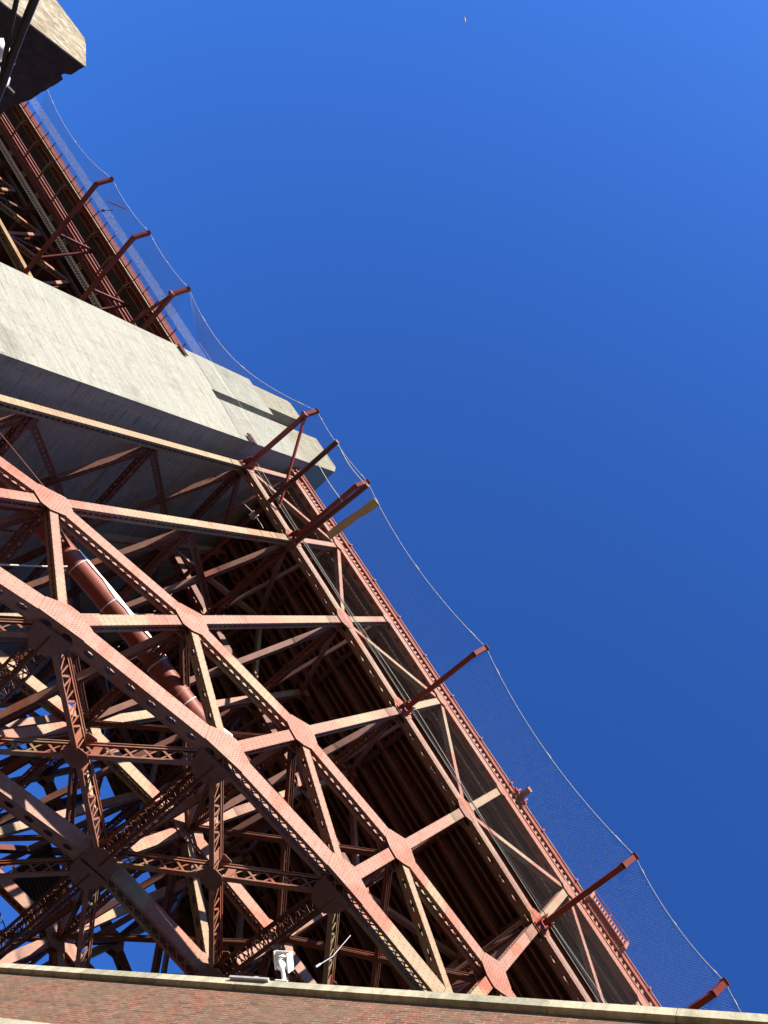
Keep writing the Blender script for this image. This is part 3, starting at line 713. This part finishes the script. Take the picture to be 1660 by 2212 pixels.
# torn white membrane on the sunny upper side
mb = MB(); rows = list(range(13, 25)); na = 6; b = 0; base = len(mb.v)
rnd = random.Random(3)
for k in rows:
    u = (SP[k+1]-SP[k-1]).normalized(); side = V((0, 0, 1)); side = (side-u*side.dot(u)).normalized(); oth = u.cross(side)
    wdt = .85*math.sin((k-12)/13*math.pi)**.5*(.75+.5*rnd.random())
    for a in range(na):
        t = (.86+.85*wdt*a/(na-1)); mb.v.append(tuple(SP[k]+(side*math.cos(t)-oth*math.sin(t)*(1 if oth.y > 0 else -1))*(RP+.03+.05*rnd.random())))
for i in range(len(rows)-1):
    for a in range(na-1): mb.f.append((base+i*na+a, base+i*na+a+1, base+(i+1)*na+a+1, base+(i+1)*na+a))
mb.build('torn_membrane', MEMB, shell)
mb = MB(); mb.tube([V((12.3, 2.6, -14.9)), V((12.68, 2.6, -14.5)), V((13.35, 2.6, -13.85)), V((13.85, 2.6, -14.1))], [.12, .2, .16, .05], 6); mb.build('torn_wrap', MEMB, shell)

def pole(p, q, label):
    root = thing('scaffold_pole', label, 'pole', p, 'dark poles pushed through the truss')
    mb = MB(); mb.tube([p, q], .20, 14); sh_ = mb.build('shaft', DARKRED, root)
    P0 = V(p).lerp(V(q), .44)
    mb = MB()
    for j in range(5):
        c = P0+(V(q)-V(p)).normalized()*(j*.12-.2); mb.tube([c+V((.26*math.cos(a*.7+j), 0, .26*math.sin(a*.7+j))) for a in range(10)], .03, 5)
    mb.tube([P0+V((.3, 0, .1)), P0+V((.9, .1, .35)), P0+V((1.4, 0, .1))], .035, 5); mb.tube([P0+V((-.3, 0, 0)), P0+V((-1.0, .1, -.2)), P0+V((-1.3, 0, -.5))], .035, 5)
    mb.build('lashing', ROPE, sh_)
pole((-3.3, -7.65, .05), (-4.5, 13., -.1), 'dark round pole pushed through the truss nearer the pylon')
pole((1.07, -7.6, .05), (-.35, 9.5, -.1), 'dark round pole pushed through the truss beside the plank')
pk = MB()
poly = [(2.25, -7.45, -.10), (2.75, -7.5, -.10), (2.62, -6.0, -.2), (2.55, -5.9, -.2), (2.5, -4.6, -.3), (2.35, -2.9, -.3), (1.95, -2.9, -.3), (2.08, -4.7, -.3), (2.2, -6.0, -.2)]
pk.prism([(2.3+(x-2.3)*1.5, y, z) for x, y, z in poly], (0, 0, .05)); pk.build('plank', PLY, label='weathered plywood plank lying on the net beside the paired arms', cat='plank')

def line(name, pts, r_, m, label, cat):
    mb = MB(); mb.tube(spl([V(p) for p in pts], 8), r_, 5); return mb.build(name, m, label=label, cat=cat)
line('pole_rope', [(-3.3, -7.5, .3), (-1.2, -7.3, .15), (1.0, -7.4, .3)], .035, ROPE, 'white rope strung between the outer ends of the two poles', 'rope')
line('pole_rope', [(-3.45, -5.3, .25), (-1.2, -5.2, .1), (.85, -5.2, .25)], .035, ROPE, 'white rope tied between the two poles halfway out', 'rope')
line('hose_line', [(-8, -.5, 1.0), (0, -.62, .6), (10, -.55, .75), (22, -.6, .65), (34, -.6, .9), (46, -.6, .8)], .032, DGREY, 'dark hose running along just above the floor chord', 'hose')
line('cable_line', [(-8, -.45, 1.6), (4, -.5, 1.0), (15, -.5, 1.5), (26, -.5, .9), (38, -.5, 1.6), (46, -.5, 1.2)], .02, ROPE, 'thin pale cable sagging between the posts above the floor chord', 'cable')
line('hanging_cable', [(-11.5, 1.5, -22.6), (-6.8, 1.5, -20.84), (-2.5, 1.5, -19.4), (-1, 1.5, -18.9)], .035, STEEL_D, 'thin brown cable slanting across the dark pylon side', 'cable')
line('white_cord', [(2.3, 2.5, -25.6), (2.15, 2.5, -23.57), (2.04, 2.5, -20.53), (1.95, 2.5, -19.5)], .045, ROPE, 'white cord stretched across the dark gap at the left edge', 'cord')
line('cord_with_handle', [(25.9, 3., -12.2), (24.9, 3.0, -13.3), (24.0, 3.0, -14.2), (23.6, 3.0, -14.8)], [.03], ROPE, 'white stick hanging on a cord under the deck, above the wall', 'stick') if False else None
mb = MB(); mb.tube([(24.95, -1.5, -18.37), (25.2, -1.5, -20.04), (25.16, -1.5, -20.9)], .015, 6); mb.tube([(25.16, -1.5, -20.9), (25.15, -1.5, -21.2)], .04, 6)
mb.build('hanging_stick', METAL, label='white stick hanging on a cord under the deck, above the wall', cat='stick')

# inspection walkway among the far trusses
wk = thing('inspection_walkway', 'narrow railed inspection walkway against the blue gaps, low among the far trusses', 'walkway', (15, 27.4, -13))
mb = MB(); mb.box((-2, 27.0, -13.05), (44, 27.9, -12.97)); mb.build('walkway_floor', DGREY, wk)
for yy in (27.0, 27.9):
    mb = MB()
    for zz in (-12.45, -11.95): mb.box((-2, yy-.025, zz), (44, yy+.025, zz+.05))
    x = -2
    while x < 44: mb.box((x-.02, yy-.02, -12.97), (x+.02, yy+.02, -11.95)); x += .45
    mb.build('hand_rail', DECKST, wk)
mb = MB()
for i in range(0, 6): mb.bar((i*P, 23.1, -12.6), (i*P, 31.9, -13.2), .2, .25, (1, 0, 0))
mb.build('bearer', DECKST, wk)

# corrugated sheeting hung far under the deck
cs = thing('work_platform', 'black corrugated sheet platform hung among the far trusses', 'platform', (9.3, 30, -6))
mb = MB()
for k in range(28):
    y0 = 27.6+k*.2; mb.box((7.2, y0, -6.0 + (.06 if k % 2 else 0)), (12.2, y0+.2, -5.94+(.06 if k % 2 else 0)))
mb.build('corrugated_floor', BLACKP, cs)
mb = MB()
for x in (7.3, 12.1):
    for y0 in (27.7, 33.1): mb.tube([(x, y0, -6), (x, y0, 5.)], .06, 6)
mb.build('hanger_rods', BLACKP, cs)
for k, (yy, lb) in enumerate(((34.2, 'dark vertical pipe at the left edge, beyond the far truss'), (35.6, 'second dark vertical pipe at the left edge, farther out'))):
    mb = MB(); mb.tube([(2.2, yy, GZ), (2.2, yy, 6)], .5, 12); mb.build('drain_pipe', BLACKP, label=lb, cat='pipe', group='dark drain pipes beyond the far truss')

# ------------------------------------------------------------------ fort wall
WA = V((21.27, -6.05, -35.97)); WD = V((0.4762, -0.8793, 0)).normalized(); WN = V((WD.y, -WD.x, 0))
if WN.dot(CAM-WA) < 0: WN = -WN
wall = bpy.data.objects.new('brick_wall', None); COL.objects.link(wall)
wall.matrix_world = M(((WD.x, -WN.x, 0, WA.x), (WD.y, -WN.y, 0, WA.y), (0, 0, 1, WA.z), (0, 0, 0, 1)))
wall['label'] = 'old red brick fort wall topped with pale stone coping along the bottom edge'; wall['category'] = 'brick wall'
def wl(mb, name, m): 
    o = mb.build(name, m); o.parent = wall; return o
mb = MB(); mb.box((-14, .10, GZ-WA.z), (30, .9, -.24)); wl(mb, 'brick_face', BRICK)
x = -13.; j = 0
while x < 29:
    L = 1.75+.5*((j*37) % 10)/10; mb = MB()
    a, b = x+.006, x+L-.006
    mb.prism([(a, 0, -.25), (a, .95, -.25), (a, .95, .02), (a, .10, .02), (a, .0, -.03)], (b-a, 0, 0)); wl(mb, 'coping_stone', STONE); x += L; j += 1
mb = MB(); mb.box((-14, -.12, -2.9), (30, .3, -2.42)); wl(mb, 'string_course', STONE)
# things on the wall, in wall coordinates (x along, y into wall, z up)
def wp(x, y, z): return wall.matrix_world @ V((x, y, z))
def wmb(mb): mb.v = [tuple(wall.matrix_world @ V(p)) for p in mb.v]; return mb
mb = MB(); mb.prism([(6.55, -.06, -.12), (7.42, -.06, -.12), (7.42, .5, .10), (6.62, .5, .10)], (0, -.012, .035)); mb.box((6.9, .02, .0), (7.0, .3, .16))
wmb(mb).build('metal_plate', METAL, label='thin sheet metal plate lying on the stone coping beside the camera', cat='plate')
sc = thing('security_camera', 'white hooded security camera on a bent arm above the stone coping', 'camera', wp(7.6, .1, 0))
def pt(x, y, z): return V((7.58+(x-7.58)*.64, .04+(y-.04)*.64, .022+(z-.022)*.64))
def pbox(mb, a, b): mb.box(pt(*a), pt(*b))
mb = MB(); pbox(mb, (7.40, -.02, .022), (7.82, .18, .06)); mb.tube([pt(7.62, .08, .04), pt(7.60, .02, .18), pt(7.52, -.16, .26), pt(7.46, -.28, .28)], [.055, .042, .034, .036], 10); wmb(mb).build('mount_arm', WHITE, sc)
mb = MB(); mb.tube([pt(7.47, -.28, .20), pt(7.45, -.28, .27), pt(7.42, -.28, .33), pt(7.37, -.28, .42)], [.025, .06, .083, .086], 16); dj = wmb(mb).build('dome_joint', WHITE, sc, smooth=True)
mb = MB(); mb.tube([pt(7.38, -.28, .40), pt(7.36, -.28, .45), pt(7.30, -.28, .58), pt(7.27, -.28, .64)], [.096, .118, .118, .096], 18); hs = wmb(mb).build('housing', WHITE, sc)
mb = MB(); mb.tube([pt(7.365, -.28, .43), pt(7.358, -.28, .455)], .124, 18); wmb(mb).build('seam_ring', METAL, hs)
mb = MB(); pbox(mb, (6.98, -.52, .67), (7.58, -.04, .71)); pbox(mb, (6.98, -.52, .60), (7.02, -.04, .67)); pbox(mb, (7.54, -.52, .44), (7.58, -.04, .67)); wmb(mb).build('sun_hood', WHITE, hs)

# ------------------------------------------------------------------ ruined concrete block, insulators and cables (upper left)
Pc = V((13.11, -21.20, -40.81))
def onY(p, z): pass
blk = thing('concrete_block', 'rough weathered concrete block with one sunlit face and a chipped side coloured dark as shade, upper left corner', 'concrete block', (11.5, -20.5, GZ))
def ray(u, v):
    d = r*((u-830)/1662)+d_*((v-1106)/1662)+f_; return d.normalized()
def hitY(u, v, y): d = ray(u, v); return CAM+d*((y-CAM.y)/d.y)
F = [hitY(186, 144, Pc.y), hitY(186, 98, Pc.y), hitY(183, 82, Pc.y)]
top = F[-1].z
mb = MB()
prof = [(F[0].x, F[0].z), (F[1].x, F[1].z), (F[2].x, F[2].z), (F[2].x-6, top), (F[2].x-6, GZ), (F[0].x, GZ)]
dB = V((-.52, .854, 0))
# lit face slab
mb.prism([(x, Pc.y, z) for x, z in prof], (0, .02, 0)); mb.build('sunlit_face', PITTED, blk)
# dark side: a wall running back along dB with a ragged top
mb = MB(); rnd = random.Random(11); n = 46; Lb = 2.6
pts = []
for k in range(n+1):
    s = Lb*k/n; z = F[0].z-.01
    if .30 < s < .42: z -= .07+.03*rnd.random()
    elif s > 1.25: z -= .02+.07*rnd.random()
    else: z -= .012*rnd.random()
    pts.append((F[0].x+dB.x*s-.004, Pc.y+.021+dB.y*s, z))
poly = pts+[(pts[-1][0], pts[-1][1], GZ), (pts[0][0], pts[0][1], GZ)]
mb.prism(poly, V((-.6, 0, 0))); mb.build('shaded_side', SHADE_CONC, blk)

def at(u, v, t): return CAM+ray(u, v)*t
for k, (v, lb) in enumerate(((104, 'upper white porcelain insulator at the left edge'), (166, 'lower white porcelain insulator at the left edge'))):
    c = at(-6, v, 6.0); ax = V((0.55, .1, .8)).normalized()
    root = thing('insulator', lb, 'insulator', c, 'white insulators beside the black cables')
    mb = MB(); prof2 = [(-.075, .02), (-.07, .055), (-.045, .065), (-.03, .045), (-.01, .068), (.015, .05), (.03, .062), (.055, .05), (.07, .02)]
    mb.tube([c+ax*h for h, _ in prof2], [q*1.05 for _, q in prof2], 18); mb.build('porcelain_body', GLASS, root, smooth=True)
    mb = MB(); mb.tube([c-ax*.16, c+ax*.12], .015, 6); mb.build('bolt', DGREY, root)
for (a, b, rr, lb) in (((45, -40, ), (2, 178), .014, 'thinner black cable crossing the concrete block'), ((93, -45), (2, 190), .024, 'thicker black cable crossing the concrete block')):
    p, q = at(*a, 5.7), at(*b, 5.9); u = q-p
    mb = MB(); mb.tube([p-u*.6, p, p.lerp(q, .5)-V((0, 0, .006)), q, q+u*.7], rr, 10); mb.build('power_cable', DGREY, label=lb, cat='cable', group='black cables in front of the concrete block')

# ------------------------------------------------------------------ gull
c = at(1004, 42, 62)
gull = MB(); ux = r; uy = -d_
def q(a, b, e=0): return c+ux*a+uy*b+f_*e
gull.tube([q(-.02, .16), q(.0, .05), q(.03, -.12), q(.06, -.22)], [.02, .06, .06, .015], 8)
gull.prism([q(-.02, .10), q(.06, .14, -.05), q(.14, .17, -.1), q(.05, .08, -.03)], f_*.02)
gull.prism([q(-.02, .10), q(-.12, .08, .05), q(-.19, -.05, .1), q(-.06, .03, .03)], f_*.02)
gull.build('gull', BIRDM, label='small white gull high in the open blue sky', cat='bird')
